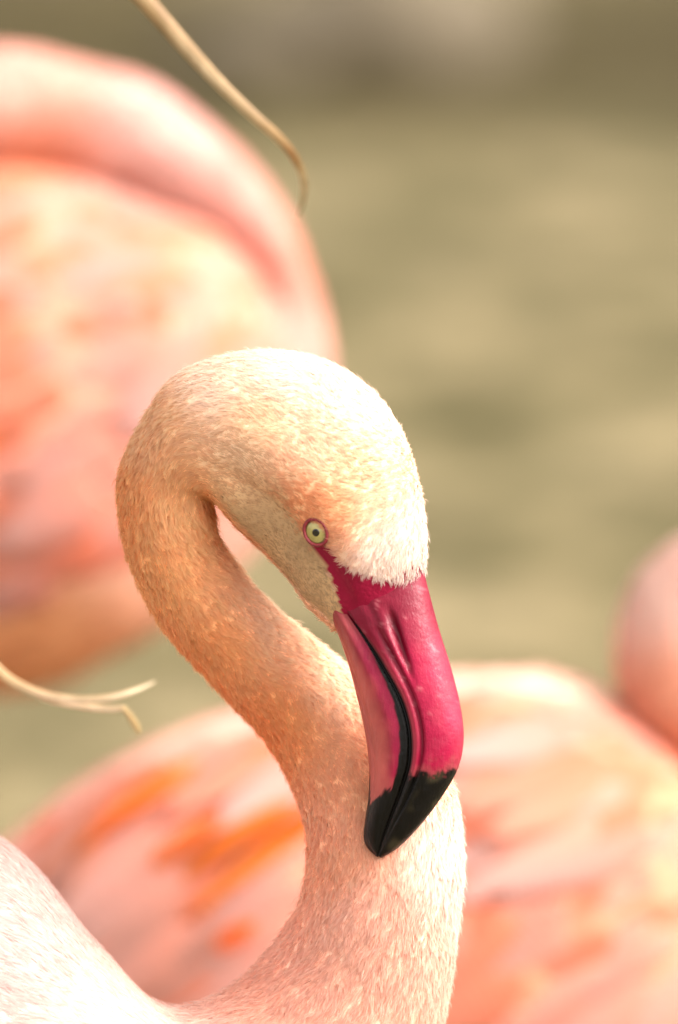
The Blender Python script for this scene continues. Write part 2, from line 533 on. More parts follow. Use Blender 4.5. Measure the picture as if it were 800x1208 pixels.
T = lambda *c: np.array(c)
PIG_LIT_TIP = [(-300, 1000, T(.71, .53, .49)), (0, 1100, T(.71, .53, .49)), (200, 1250, T(.86, .64, .57)), (360, 1180, T(.91, .56, .46)),
           (440, 1080, T(.92, .59, .49)), (530, 1020, T(.90, .71, .64)), (400, 1000, T(.95, .56, .40)), (440, 920, T(.95, .54, .35)),  # pale right edge of the lower neck: sunlight put into the tint
           (330, 850, T(.97, .50, .24)), (400, 800, T(.94, .72, .56)), (260, 760, T(.97, .53, .26)), (320, 720, T(.94, .73, .56)),  # the two pale places paint the lit upper rim of the rear neck
           (190, 680, T(.97, .57, .29)), (150, 590, T(.97, .52, .25)), (220, 600, T(.97, .60, .32)), (180, 500, T(.94, .61, .38)),
           (260, 450, T(.90, .71, .60)), (340, 430, T(.86, .70, .645)), (430, 480, T(.87, .66, .57)), (380, 540, T(.91, .62, .47)),  # pale crown: feather colour plus light painted on top of the head
           (300, 500, T(.91, .66, .46)), (400, 595, T(.91, .47, .25)), (370, 590, T(.89, .45, .23)), (425, 560, T(.91, .55, .37)), (450, 580, T(.90, .59, .44)), (482, 630, T(.85, .70, .645)),
           (455, 660, T(.84, .72, .67))]
PIG_LIT_ROOT = [(-300, 1000, T(.90, .70, .60)), (0, 1100, T(.90, .70, .62)), (440, 1080, T(.88, .48, .31)), (400, 1000, T(.88, .44, .22)),
            (440, 920, T(.88, .42, .19)), (330, 850, T(.87, .36, .12)), (260, 760, T(.87, .39, .14)), (190, 680, T(.87, .42, .16)),
            (150, 590, T(.86, .42, .17)), (220, 600, T(.88, .46, .21)), (180, 500, T(.88, .54, .28)), (260, 450, T(.90, .68, .46)),
            (340, 430, T(.91, .74, .55)), (430, 480, T(.91, .72, .53)), (380, 540, T(.88, .57, .33)), (300, 500, T(.85, .55, .31)),
            (390, 600, T(.84, .38, .14)), (450, 580, T(.90, .62, .39)), (480, 640, T(.88, .70, .53)), (530, 1020, T(.90, .64, .50))]  # pale crown and right neck edge carry painted light in the roots too
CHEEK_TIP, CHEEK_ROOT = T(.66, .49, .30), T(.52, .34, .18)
SKIN_PINK = T(.27, .006, .034)

skin_col = color_field(PIG_LIT_ROOT, sw.px, sw.py, 40) * 0.4 + color_field(PIG_LIT_TIP, sw.px, sw.py, 40) * 0.55
head_zone = np.broadcast_to((sw.kf > 18.5)[:, None], sw.px.shape)
lore_mask = inside(LORE, sw.xc, sw.yc) & head_zone & (np.abs(sw.W) > 0.15)
cheek_mask = inside(CHEEK, sw.xc, sw.yc) & head_zone
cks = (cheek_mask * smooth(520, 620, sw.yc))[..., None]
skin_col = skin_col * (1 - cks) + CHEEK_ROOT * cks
skin_col[lore_mask] = SKIN_PINK
skin_col[sw.kf > 27.6] = SKIN_PINK
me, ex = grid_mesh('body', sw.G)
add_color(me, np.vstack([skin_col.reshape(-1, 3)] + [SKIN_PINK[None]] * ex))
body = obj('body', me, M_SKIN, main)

# ---- plumage: tufts of barbs, tips drawn together, growing from beak to tail
def grow_plumage():
    G = sw.G
    A = np.linalg.norm(np.cross(G[1:] - G[:-1], np.roll(G, -1, 1)[:-1] - G[:-1]), axis=2) / S ** 2   # in square pixels
    kf = sw.kf
    ppx = sw.px[:-1]
    k2 = np.broadcast_to(kf[:-1, None], A.shape)
    dens = np.full(A.shape, 1 / 13.0)                         # tufts for each square pixel of skin
    dens = np.where(k2 < 6, 1 / 20.0, dens)
    dens = np.where(k2 < 3.6, 1 / 400.0, dens)
    dens = np.where(k2 > 18.6, 1 / 9.0, dens)
    dens = np.where((ppx < -60), 1 / 600.0, dens)
    cnt = RNG.poisson(A * dens)
    i, j = np.nonzero(cnt)
    rep = cnt[i, j]
    i = np.repeat(i, rep); j = np.repeat(j, rep)
    n = len(i); u, v = RNG.random(n), RNG.random(n)
    B = lambda X: sw.bil(X, i, j, u, v)
    pos, nr, tg = B(G), B(sw.n), -B(sw.t)
    px, py, xc, yc, V, Wd = B(sw.px), B(sw.py), B(sw.xc), B(sw.yc), B(sw.V), B(sw.W)
    k = sw.kf[i] + u * (sw.kf[i + 1] - sw.kf[i])
    head = k > 18.5
    # ragged rim of the naked skin
    jx, jy = RNG.normal(0, 1.5, n), RNG.normal(0, 1.5, n)
    lore = head & inside(LORE, xc + jx, yc + jy)
    cj = RNG.normal(0, 20, n) * smooth(690, 560, yc); cheek = head & inside(CHEEK, xc + cj, yc + cj * 0.7 + RNG.normal(0, 3, n))
    keep = ~lore & (k < 28.3)
    eye_d = np.hypot(px - 374, py - 630)
    keep &= ~((eye_d < np.where(px + (630 - py) > 374, 11.5, 15.5)) & head & (Wd < 0))
    f = lambda X: X[keep]
    i_keep = i[keep]
    pos, nr, tg, px, py, V, Wd, k, head, cheek, xc, yc = map(f, (pos, nr, tg, px, py, V, Wd, k, head, cheek, xc, yc))
    n = len(pos)
    nr /= np.linalg.norm(nr, axis=1)[:, None]; tg -= nr * (tg * nr).sum(1)[:, None]; tg /= np.linalg.norm(tg, axis=1)[:, None]
    sd_ = np.cross(nr, tg)
    # slow swirl so that tufts lie in locks
    q = pos / S / 38.0
    swirl = np.array([mnoise.noise(Vector(a)) for a in q])
    sw2 = np.array([mnoise.noise(Vector(a * 2.7 + 7)) for a in q])
    ang = swirl * 0.5 + sw2 * 0.35 + RNG.normal(0, 0.13, n)
    front = smooth(22.5, 27.3, k) * smooth(-0.55, -0.1, V)       # forehead: short bristles standing out over the beak
    tg = tg * np.cos(ang)[:, None] + sd_ * np.sin(ang)[:, None]
    e1w = np.repeat((G[:, 0] - G[:, G.shape[1] // 2])[:, None], 1, 1)[i_keep, 0]
    ven = -e1w - nr * (-e1w * nr).sum(1)[:, None]; ven -= tg * (ven * tg).sum(1)[:, None]; ven /= np.linalg.norm(ven, axis=1)[:, None] + 1e-9
    fa = math.pi * 0.9 * front
    tg = tg * np.cos(fa)[:, None] + ven * np.sin(fa)[:, None]
    tg /= np.linalg.norm(tg, axis=1)[:, None] + 1e-6
    sd_ = np.cross(nr, tg)
    L = np.interp(k, [0, 4, 6, 9, 12, 15, 17, 19, 21, 24, 26, 28], [30, 17, 14, 12, 11.5, 12, 13.5, 12, 9.5, 8.5, 8.5, 10])
    lift = np.interp(k, [0, 5, 8, 12, 17, 20, 23, 26, 28], [0.05, 0.06, 0.24, 0.42, 0.46, 0.32, 0.24, 0.34, 0.6])
    ck = cheek * smooth(520, 600, yc); L = L * (1 - ck) + 5.5 * ck; lift = lift * (1 - ck) + 0.16 * ck
    lift = np.clip(lift * (1 + 0.6 * sw2 + RNG.normal(0, 0.2, n)), 0.04, 1.1)
    L = L * (1 + RNG.normal(0, 0.16, n)).clip(0.6, 1.5)
    c1 = color_field(PIG_LIT_TIP, px, py, 26); c0 = color_field(PIG_LIT_ROOT, px, py, 30)
    c0 = c0 * 0.5 + c1 * 0.5
    bw = smooth(7.0, 5.0, k)[:, None]; c0 = c0 * (1 - bw) + c1 * bw * 0.97
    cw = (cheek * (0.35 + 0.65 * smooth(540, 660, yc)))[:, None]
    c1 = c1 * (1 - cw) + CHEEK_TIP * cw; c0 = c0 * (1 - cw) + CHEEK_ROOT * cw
    # pale chin feathers where the cheek ends at the beak
    chin = cheek * smooth(372, 392, px) * smooth(668, 690, py)
    c1 = c1 * (1 - chin[:, None] * 0.6) + T(.70, .58, .40) * chin[:, None] * 0.6
    var = (1 + RNG.normal(0, 0.035, n) + 0.06 * sw2)[:, None]
    c1 = np.clip(c1 * var, 0, 0.93); c0 = np.clip(c0 * var, 0, 0.9)
    # barbs of each tuft
    nb = np.where(k < 5, 9, np.where(cheek, 3, np.where(head, 5, 8)))
    r = np.repeat(np.arange(n), nb); nbt = len(r)
    spread = np.where(cheek, 3.5, np.where(head, 3.0, np.where(k < 6, 7.0, 3.8)))[r]
    off = np.clip(RNG.normal(0, 0.6, nbt), -1.2, 1.2)
    back = RNG.uniform(-0.5, 0.5, nbt)
    root = pos[r] + sd_[r] * (off * spread * S)[:, None] + tg[r] * (back * spread * S)[:, None] - nr[r] * (0.2 * S)
    conv = np.where(k < 6, 0.15, 0.55)[r]                       # tips drawn together
    aim = -off * spread * conv / L[r] + RNG.normal(0, 0.09, nbt)
    t = tg[r] + sd_[r] * aim[:, None]; t /= np.linalg.norm(t, axis=1)[:, None]
    LL = L[r] * (1 - 0.18 * np.abs(off)) * RNG.uniform(0.8, 1.12, nbt) * S
    WW = np.where(k < 6, 1.2, np.where(cheek, 1.0, np.where(head, 1.0, 1.05)))[r] * S * RNG.uniform(0.75, 1.2, nbt)
    lf = np.clip(lift[r] + RNG.normal(0, 0.07, nbt), 0.03, 1.2)
    guard = (RNG.random(nbt) < 0.05) & (k[r] > 6) & ~cheek[r]           # a few barbs stand off the rest
    lf = np.where(guard, lf + 0.35, lf); LL = np.where(guard, LL * 1.25, LL)
    tuft_n = nr + RNG.normal(0, 1, (n, 3)) * np.where(k < 6, 0.02, np.where(head, 0.06, 0.15))[:, None]
    tuft_n /= np.linalg.norm(tuft_n, axis=1)[:, None]
    bv = (1 + RNG.normal(0, 0.05, nbt))[:, None]
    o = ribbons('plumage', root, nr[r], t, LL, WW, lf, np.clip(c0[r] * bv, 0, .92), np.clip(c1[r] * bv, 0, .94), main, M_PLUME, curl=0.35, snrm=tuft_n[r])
grow_plumage()

# ---- beak
MOUTH = [(388, 690), (405, 716), (430, 752), (453, 790), (472, 826), (482, 863), (482, 899), (473, 931), (462, 961), (452, 988), (446, 1009)]
CULM = [(492, 640), (505, 694), (517, 741), (531, 787), (542, 832), (546, 870), (540, 905), (522, 938), (497, 972), (471, 999), (450, 1012)]
KEEL = [(384, 716), (398, 742), (411, 779), (422, 822), (431, 864), (436, 906), (435, 940), (431, 968), (429, 988), (434, 1001), (445, 1011)]
HALF = [34, 41, 43, 41, 39, 37, 34, 28, 21, 13, 5]
NT = 14
mouth, culm, keel = catmull(MOUTH, NT), catmull(CULM, NT), catmull(KEEL, NT)
half = catmull(np.array(HALF)[:, None], NT)[:, 0]
tt = np.linspace(0, 10, len(half))

def rigid(x, y, w):                                  # profile place + sideways offset -> world
    px = PIV + (x - PIV) * cosY + w * sinY
    return P(px, y, -(x - PIV) * sinY + w * cosY)

def beak_shell(name, edge, crest, inner, prof, colour, parent):
    """edge: tomium curve (on the near side); crest: ridge on the mid plane; prof(q,t): half width and push along the normal"""
    q = np.linspace(0, 1, 30)
    X, Y, Wv, Tq, Qq = [], [], [], [], []
    for i in range(len(half)):
        hw = half[i] * prof(q, tt[i])
        ex = canon(edge[i, 0], -hw[0]); ey = edge[i, 1]
        cx = PIV + (crest[i, 0] - PIV) / cosY; cy = crest[i, 1]
        ease = q
        x = ex + (cx - ex) * ease; y = ey + (cy - ey) * ease
        ix = canon(inner[i, 0], 0); iy = inner[i, 1]
        xs = np.concatenate([x, x[-2::-1], [ix]]); ys = np.concatenate([y, y[-2::-1], [iy]])
        ws = np.concatenate([-hw, hw[-2::-1], [0]])
        X.append(xs); Y.append(ys); Wv.append(ws)
        Qq.append(np.concatenate([q, q[-2::-1], [0]])); Tq.append(np.full(len(xs), tt[i]))
    X, Y, Wv, Tq, Qq = map(np.array, (X, Y, Wv, Tq, Qq))
    G = rigid(X, Y, Wv)
    me, ex_ = grid_mesh(name, G)
    # make all normals point outwards
    C = colour(Qq, Tq, PIV + (X - PIV) * cosY + Wv * sinY, Y, G)
    add_color(me, np.vstack([C.reshape(-1, 3)] + [C[0].mean(0)[None], C[-1].mean(0)[None]]))
    import bmesh
    bm = bmesh.new(); bm.from_mesh(me); bmesh.ops.recalc_face_normals(bm, faces=bm.faces); bm.to_mesh(me); bm.free()
    me.update()
    return obj(name, me, M_BEAK, parent)

def gauss(x, m, s): return np.exp(-((x - m) / s) ** 2)

def upper_prof(q, t):
    base = (1 - np.clip(q, 0, 1) ** 2.6) ** 0.55
    f = 0.90 + 0.10 * smooth(0, 0.35, q)
    hw = base * f
    hw = hw - 0.17 * gauss(q, 0.26 - 0.05 * smooth(5, 8, t), 0.045) * smooth(1.4, 3.0, t) * smooth(9.5, 6.5, t)      # groove above the rim strip
    hw = hw + 0.05 * gauss(q, 0.13, 0.06) * smooth(1, 3, t) * smooth(9.5, 7, t)
    hw = hw - 0.22 * gauss(q, 0.52 - 0.07 * (t - 1.5), 0.055) * smooth(1.1, 2.0, t) * smooth(3.6, 2.4, t)             # nostril slit
    hw = hw + 0.05 * gauss(q, 0.40 - 0.06 * (t - 1.5), 0.07) * smooth(1.1, 2.2, t) * smooth(3.8, 2.4, t)
    hw = hw - 0.06 * gauss(q, 0.30, 0.05) * smooth(0.2, 0.8, t) * smooth(2.0, 1.2, t)
    return np.maximum(hw, 0.0)

def wig(G, sc, amp):
    return np.array([mnoise.noise(Vector(p) * sc) for p in G.reshape(-1, 3)]).reshape(G.shape[:2]) * amp

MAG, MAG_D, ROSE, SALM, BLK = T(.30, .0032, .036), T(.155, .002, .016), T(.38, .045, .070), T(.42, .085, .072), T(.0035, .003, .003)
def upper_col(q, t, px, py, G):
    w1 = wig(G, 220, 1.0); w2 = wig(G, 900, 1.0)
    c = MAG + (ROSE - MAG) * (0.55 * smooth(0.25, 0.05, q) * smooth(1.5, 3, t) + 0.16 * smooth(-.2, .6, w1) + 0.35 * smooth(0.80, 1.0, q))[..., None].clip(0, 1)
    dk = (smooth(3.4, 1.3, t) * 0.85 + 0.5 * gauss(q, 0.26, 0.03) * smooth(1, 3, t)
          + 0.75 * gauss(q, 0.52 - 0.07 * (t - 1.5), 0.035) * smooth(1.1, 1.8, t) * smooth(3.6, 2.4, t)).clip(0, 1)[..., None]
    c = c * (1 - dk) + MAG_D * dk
    # pale scuffs on the horn
    sc = (smooth(0.46, 0.62, wig(G, 340, 1.0) + 0.25 * wig(G, 1300, 1.0)) * smooth(0.2, 1, t) * smooth(6, 3, t) * 0.5)[..., None]
    c = c * (1 - sc) + T(.42, .12, .14) * sc
    # dull brownish margin, then the black tip with a ragged edge
    edge = t + 0.24 * w2 + 0.42 * w1 + 0.75 * (q - 0.5) * 0.6
    br = smooth(5.75, 6.35, edge)[..., None] * 0.55
    c = c * (1 - br) + T(.30, .065, .065) * br
    bk = smooth(6.22, 6.50, edge)[..., None]
    bk = np.maximum(bk, smooth(0.05, 0.025, q)[..., None] * smooth(1.6, 2.6, t)[..., None])
    c = c * (1 - bk) + BLK * bk
    ol = (bk[..., 0] * smooth(0.1, .5, wig(G, 150, 1.0)) * smooth(.3, .6, q) * 0.5)[..., None]
    return c * (1 - ol) + T(.06, .048, .025) * ol

def lower_prof(q, t):
    base = (1 - q ** 2.2) ** 0.6
    hw = base * (0.84 + 0.12 * smooth(0.05, 0.35, q))
    hw = hw - 0.05 * gauss(q, 0.78, 0.05) * smooth(1, 2.5, t) * smooth(8, 5, t)
    hw = hw - 0.06 * gauss(q, 0.24, 0.035) * smooth(6.2, 7, t) * smooth(10, 9, t)
    return np.maximum(hw, 0)

def lower_col(q, t, px, py, G):
    w1 = wig(G, 220, 1.0); w2 = wig(G, 900, 1.0)
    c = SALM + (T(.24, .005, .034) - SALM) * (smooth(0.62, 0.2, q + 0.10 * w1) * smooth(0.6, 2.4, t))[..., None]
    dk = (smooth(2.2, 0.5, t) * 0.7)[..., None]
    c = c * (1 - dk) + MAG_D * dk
    streak = (smooth(0.2, 0.6, wig(G * np.array([3.0, 3.0, 0.5]), 260, 1.0)) * 0.22)[..., None]
    c = c * (1 - streak) + T(.33, .06, .055) * streak
    edge = t + 0.16 * w2 + 0.2 * w1 + 1.5 * smooth(0.80, 1.0, q) * 0.9 - 0.3 * smooth(0.5, 0.1, q)
    br = smooth(5.9, 6.5, edge)[..., None] * 0.4
    c = c * (1 - br) + T(.40, .10, .085) * br
    bk = smooth(6.42, 6.55, edge)[..., None]
    rim = smooth(0.035 + 0.05 * (t - 2.5), 0.015 + 0.05 * (t - 2.5), q + 0.012 * w2) * smooth(2.2, 2.9, t)
    bk = np.maximum(bk, rim[..., None])
    return c * (1 - bk) + BLK * bk

gap = np.interp(tt, [0, 1.2, 2.2, 4, 6, 8, 10], [0.5, 1.0, 1.8, 2.4, 2.4, 1.8, 0.6])
tanm = np.gradient(mouth, axis=0); tanm /= np.linalg.norm(tanm, axis=1)[:, None]
nrm2 = np.stack([tanm[:, 1], -tanm[:, 0]], -1)        # towards the culmen
m_up = mouth + nrm2 * gap[:, None]
m_lo = mouth - nrm2 * gap[:, None]
in_up = m_up * 0.72 + culm * 0.28
in_lo = m_lo * 0.72 + keel * 0.28
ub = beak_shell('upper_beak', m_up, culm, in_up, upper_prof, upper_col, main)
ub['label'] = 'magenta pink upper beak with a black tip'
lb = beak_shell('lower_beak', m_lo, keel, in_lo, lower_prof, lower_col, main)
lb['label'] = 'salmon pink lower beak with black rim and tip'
# dark comb of lamellae inside the mouth
M_BLACK = plain_material('black_horn', (0.008, 0.007, 0.007), 0.32, 0.25)
me_rows = []
for i in range(8, len(half)):
    th = np.linspace(0, 2 * math.pi, 12, endpoint=False)
    hw = half[i] * 0.66
    cx = canon(mouth[i, 0], -hw); 
    rr = gap[i] * 1.5 + 1.5
    X = cx + np.cos(th) * rr * nrm2[i, 0]; Y = mouth[i, 1] + np.cos(th) * rr * nrm2[i, 1]
    me_rows.append(rigid(X, Y, np.sin(th) * hw * (1 + 0.06 * (i % 2))))
me, _ = grid_mesh('mouth_lamellae', np.array(me_rows))
obj('mouth_lamellae', me, M_BLACK, main)

# ---- eyes
M_IRIS = None
def iris_material():
    m, nt, b, out = mat_new('pale_yellow_iris')
    at = N(nt, 'ShaderNodeAttribute', attribute_name='tint')
    nt.links.new(at.outputs['Color'], b.inputs['Base Color'])
    b.inputs['Roughness'].default_value = 0.25
    b.inputs['Coat Weight'].default_value = 0.5; b.inputs['Coat Roughness'].default_value = 0.02
    return m
M_IRIS = iris_material()
M_PUPIL = plain_material('pupil', (0.004, 0.004, 0.004), 0.08, 0.5, coat=1.0)
M_LID = plain_material('eyelid_skin', (0.19, 0.016, 0.022), 0.5, 0.4, noise_scale=700, var=0.35)

def dome(name, c, n, up, r, prof, mat, parent, colf=None, ey=1.0):
    """lathe round the axis n: prof = list of (radius, height) in pixels; ey stretches along up"""
    sx = np.cross(up, n); sx /= np.linalg.norm(sx); up2 = np.cross(n, sx)
    th = np.linspace(0, 2 * math.pi, 40, endpoint=False)
    G = np.array([[c + (sx * math.cos(a) * q + up2 * math.sin(a) * q * ey + n * h) * S for a in th] for q, h in prof])
    me, ex_ = grid_mesh(name, G)
    if colf is not None:
        cc = np.array([[colf(q, a) for a in th] for q, h in prof]).reshape(-1, 3)
        add_color(me, np.vstack([cc] + [cc[-1][None]] * ex_))
    import bmesh
    bm = bmesh.new(); bm.from_mesh(me); bmesh.ops.recalc_face_normals(bm, faces=bm.faces); bm.to_mesh(me); bm.free()
    return obj(name, me, mat, parent)

def build_eye(side):
    hk = np.where(sw.kf > 20)[0]
    near = sw.W[hk] < 0
    tx = canon(374, -70)
    dd = np.hypot(sw.xc[hk] - tx, sw.yc[hk] - 630) + np.where((sw.W[hk] * side) > 0, 0, 1e6)
    a, b = np.unravel_index(np.argmin(dd), dd.shape)
    pos, n = sw.G[hk[a], b], sw.n[hk[a], b]
    view = -FWD * (1 if side < 0 else -1)
    fdir = RIGHT * cosY + (-FWD) * sinY
    sidev = np.cross(UP, fdir); sidev = sidev if np.dot(sidev, n) > 0 else -sidev
    n = 0.35 * n + 0.75 * sidev + 0.12 * fdir; n /= np.linalg.norm(n)
    up = np.cross(n, np.cross(UP * 0.8 + RIGHT * -0.45, n)); up /= np.linalg.norm(up)
    c = pos + n * (2.0 * S)
    R = 13.5
    def icol(q, a):
        f = q / 11.3
        k = 0.5 + 0.5 * mnoise.noise((math.cos(a) * 9, math.sin(a) * 9, q * 0.35))
        base = T(.37, .31, .10) * (0.80 + 0.35 * k)
        if f > 0.93: base = base * 0.45
        if f < 0.40: base = base * 0.8
        return np.clip(base, 0, .9)
    prof = [(12.0, -5.0)] + [(q, 2.6 * (1 - (q / 12.0) ** 2)) for q in np.linspace(12.0, 0.05, 22)]
    e = dome('eye', c, n, up, R, prof, M_IRIS, main, icol, ey=1.16)
    e['label'] = 'pale yellow eye with a tiny black pupil'
    pp = [(4.4, 1.6)] + [(q, 2.95 - 0.25 * (q / 4.4) ** 2) for q in np.linspace(4.4, 0.03, 6)]
    dome('pupil', c + (n * 0 + fdir * 0.8) * S, n, up, R, pp, M_PUPIL, e)
    # ring of bare red skin
    ring = []
    for ph in np.linspace(-math.pi * .75, math.pi * 1.05, 12):
        ring.append((13.4 + 1.9 * math.cos(ph), 0.4 + 2.6 * math.sin(ph)))
    sx = np.cross(up, n)
    th = np.linspace(0, 2 * math.pi, 56, endpoint=False)
    G = np.array([[c + (sx * math.cos(t) * q + up * math.sin(t) * q * 1.19 + n * (h + 0.5 * mnoise.noise((t * 6, q, 0)))) * S for t in th] for q, h in ring])
    me, _ = grid_mesh('eyelid', G, False, False)
    import bmesh
    bm = bmesh.new(); bm.from_mesh(me); bmesh.ops.recalc_face_normals(bm, faces=bm.faces); bm.to_mesh(me); bm.free()
    obj('eyelid', me, M_LID, e)
    return pos
build_eye(-1); build_eye(+1)

# ------------------------------------------------------------------ legs
def legs(root, hip_px, hip_py, dep, half_gap, mat=M_LEG):
    for s in (-1, 1):
        hip = P(hip_px, hip_py, dep + s * half_gap)
        gx, gy = hip[0] + s * 0.01, hip[1]
        gz = ground_height(gx, gy)
        ank = np.array([gx - 0.03, gy, gz + (hip[2] - gz) * 0.50])
        foot = np.array([gx, gy, gz + 0.012])
        lg = tube('leg', [hip, hip * .5 + ank * .5 + np.array([0.008, 0, 0]), ank + np.array([0, 0, .02]), ank, ank - np.array([0, 0, .02]), (ank + foot) / 2, foot],
                  [0.018, 0.009, 0.009, 0.0115, 0.009, 0.0065, 0.008], mat, root, 12)
        pts = [foot + np.array([-0.012, 0, 0.0])]
        vs, fs = [], []
        toes = [(-0.5, .075), (0.0, .085), (0.5, .075)]
        tips = [foot + np.array([math.cos(a) * l, math.sin(a) * l, -0.006]) for a, l in toes]
        vs = [foot + np.array([-.012, -.012, 0]), foot + np.array([-.012, .012, 0]), foot + np.array([0, 0, .012])]
        vs += tips + [(tips[0] + tips[1]) / 2 - np.array([.012, 0, 0]), (tips[1] + tips[2]) / 2 - np.array([.012, 0, 0])]
        top = np.array(vs); bot = top.copy(); bot[:, 2] -= 0.005; bot[2, 2] -= 0.008
        V = np.vstack([top, bot])
        F = [(2, 0, 3), (2, 3, 6), (2, 6, 4), (2, 4, 7), (2, 7, 5), (2, 5, 1), (2, 1, 0)]
        F += [tuple(x + 8 for x in reversed(f)) for f in F]
        loop = [0, 3, 6, 4, 7, 5, 1]
        F += [(loop[i], loop[i] + 8, loop[(i + 1) % 7] + 8, loop[(i + 1) % 7]) for i in range(7)]
        fm = new_mesh('foot', V, faces=F, smooth_shade=False)
        obj('foot', fm, mat, lg)
legs(main, -250, 1560, 140, 110)

# =================================================================== resting flamingos behind
def feather_mesh(name, L, Wd, camber, arch):
    nu, nv = 9, 5
    V, Q = [], []
    for i in range(nu):
        u = i / (nu - 1)
        w = Wd * (math.sin(math.pi * min(u ** 0.75, 1) * 0.93 + 0.10) ** 0.8) if 0 < u < 1 else Wd * (0.16 if u == 0 else 0.18)
        for j in range(nv):
            v = j / (nv - 1) * 2 - 1
            x = u * L - abs(v) ** 2 * w * 0.35 * u
            z = -arch * u * u * L - camber * v * v * w + 0.02 * Wd * (j == 2)
            V.append((x, v * w * 0.5, z))
    n0 = len(V)
    for (x, y, z) in list(V): V.append((x, y, z - 0.0006))
    for i in range(nu - 1):
        for j in range(nv - 1):
            a = i * nv + j
            Q.append((a, a + nv, a + nv + 1, a + 1)); Q.append((a + n0, a + 1 + n0, a + nv + 1 + n0, a + nv + n0))
    for i in range(nu - 1):
        for j in (0, nv - 1):
            a = i * nv + j; q = (a, a + n0, a + nv + n0, a + nv)
            Q.append(q if j == 0 else q[::-1])
    for j in range(nv - 1):
        a = (nu - 1) * nv + j; Q.append((a, a + n0, a + 1 + n0, a + 1)); 
    return new_mesh(name, np.array(V), faces=Q)

def feather_material(name, tip, base):
    m, nt, b, out = mat_new(name)
    tc = N(nt, 'ShaderNodeTexCoord')
    oi = N(nt, 'ShaderNodeObjectInfo')
    sx = N(nt, 'ShaderNodeSeparateXYZ'); nt.links.new(tc.outputs['Generated'], sx.inputs[0])
    r = ramp(nt, [(0.15, base), (0.85, tip)], sx.outputs['X'])  # deeper base: feather colour plus bounced light between feathers painted in
    hsv = N(nt, 'ShaderNodeHueSaturation')
    mr = N(nt, 'ShaderNodeMapRange'); mr.inputs[3].default_value = 0.86; mr.inputs[4].default_value = 1.10
    nt.links.new(oi.outputs['Random'], mr.inputs[0]); nt.links.new(mr.outputs[0], hsv.inputs['Value'])
    nt.links.new(r.outputs[0], hsv.inputs['Color'])
    wv = N(nt, 'ShaderNodeTexWave'); wv.inputs['Scale'].default_value = 90; wv.inputs['Distortion'].default_value = 3
    nt.links.new(tc.outputs['Object'], wv.inputs['Vector'])
    bp = N(nt, 'ShaderNodeBump'); bp.inputs['Strength'].default_value = 0.3; bp.inputs['Distance'].default_value = 0.001
    nt.links.new(wv.outputs['Fac'], bp.inputs['Height'])
    d = N(nt, 'ShaderNodeBsdfDiffuse'); t = N(nt, 'ShaderNodeBsdfTranslucent')
    nt.links.new(hsv.outputs[0], d.inputs['Color']); nt.links.new(hsv.outputs[0], t.inputs['Color'])
    nt.links.new(bp.outputs[0], d.inputs['Normal'])
    ms = N(nt, 'ShaderNodeMixShader'); ms.inputs[0].default_value = 0.45
    nt.links.new(d.outputs[0], ms.inputs[1]); nt.links.new(t.outputs[0], ms.inputs[2])
    nt.nodes.remove(b); nt.links.new(ms.outputs[0], out.inputs['Surface'])
    return m

M_FPALE = feather_material('feather_pale_pink', (.80, .485, .425), (.80, .365, .275))
M_FROSE = feather_material('feather_salmon', (.81, .37, .265), (.81, .27, .16))
M_FORNG = feather_material('feather_orange', (.90, .29, .060), (.90, .25, .05))

def beak_simple(name, root, base, bend, tip, r, mat):
    return tube(name, [base, (base + bend) / 2, bend, (bend + tip) / 2, tip], [r, r * .95, r * .9, r * .55, r * .12], mat, root, 14)

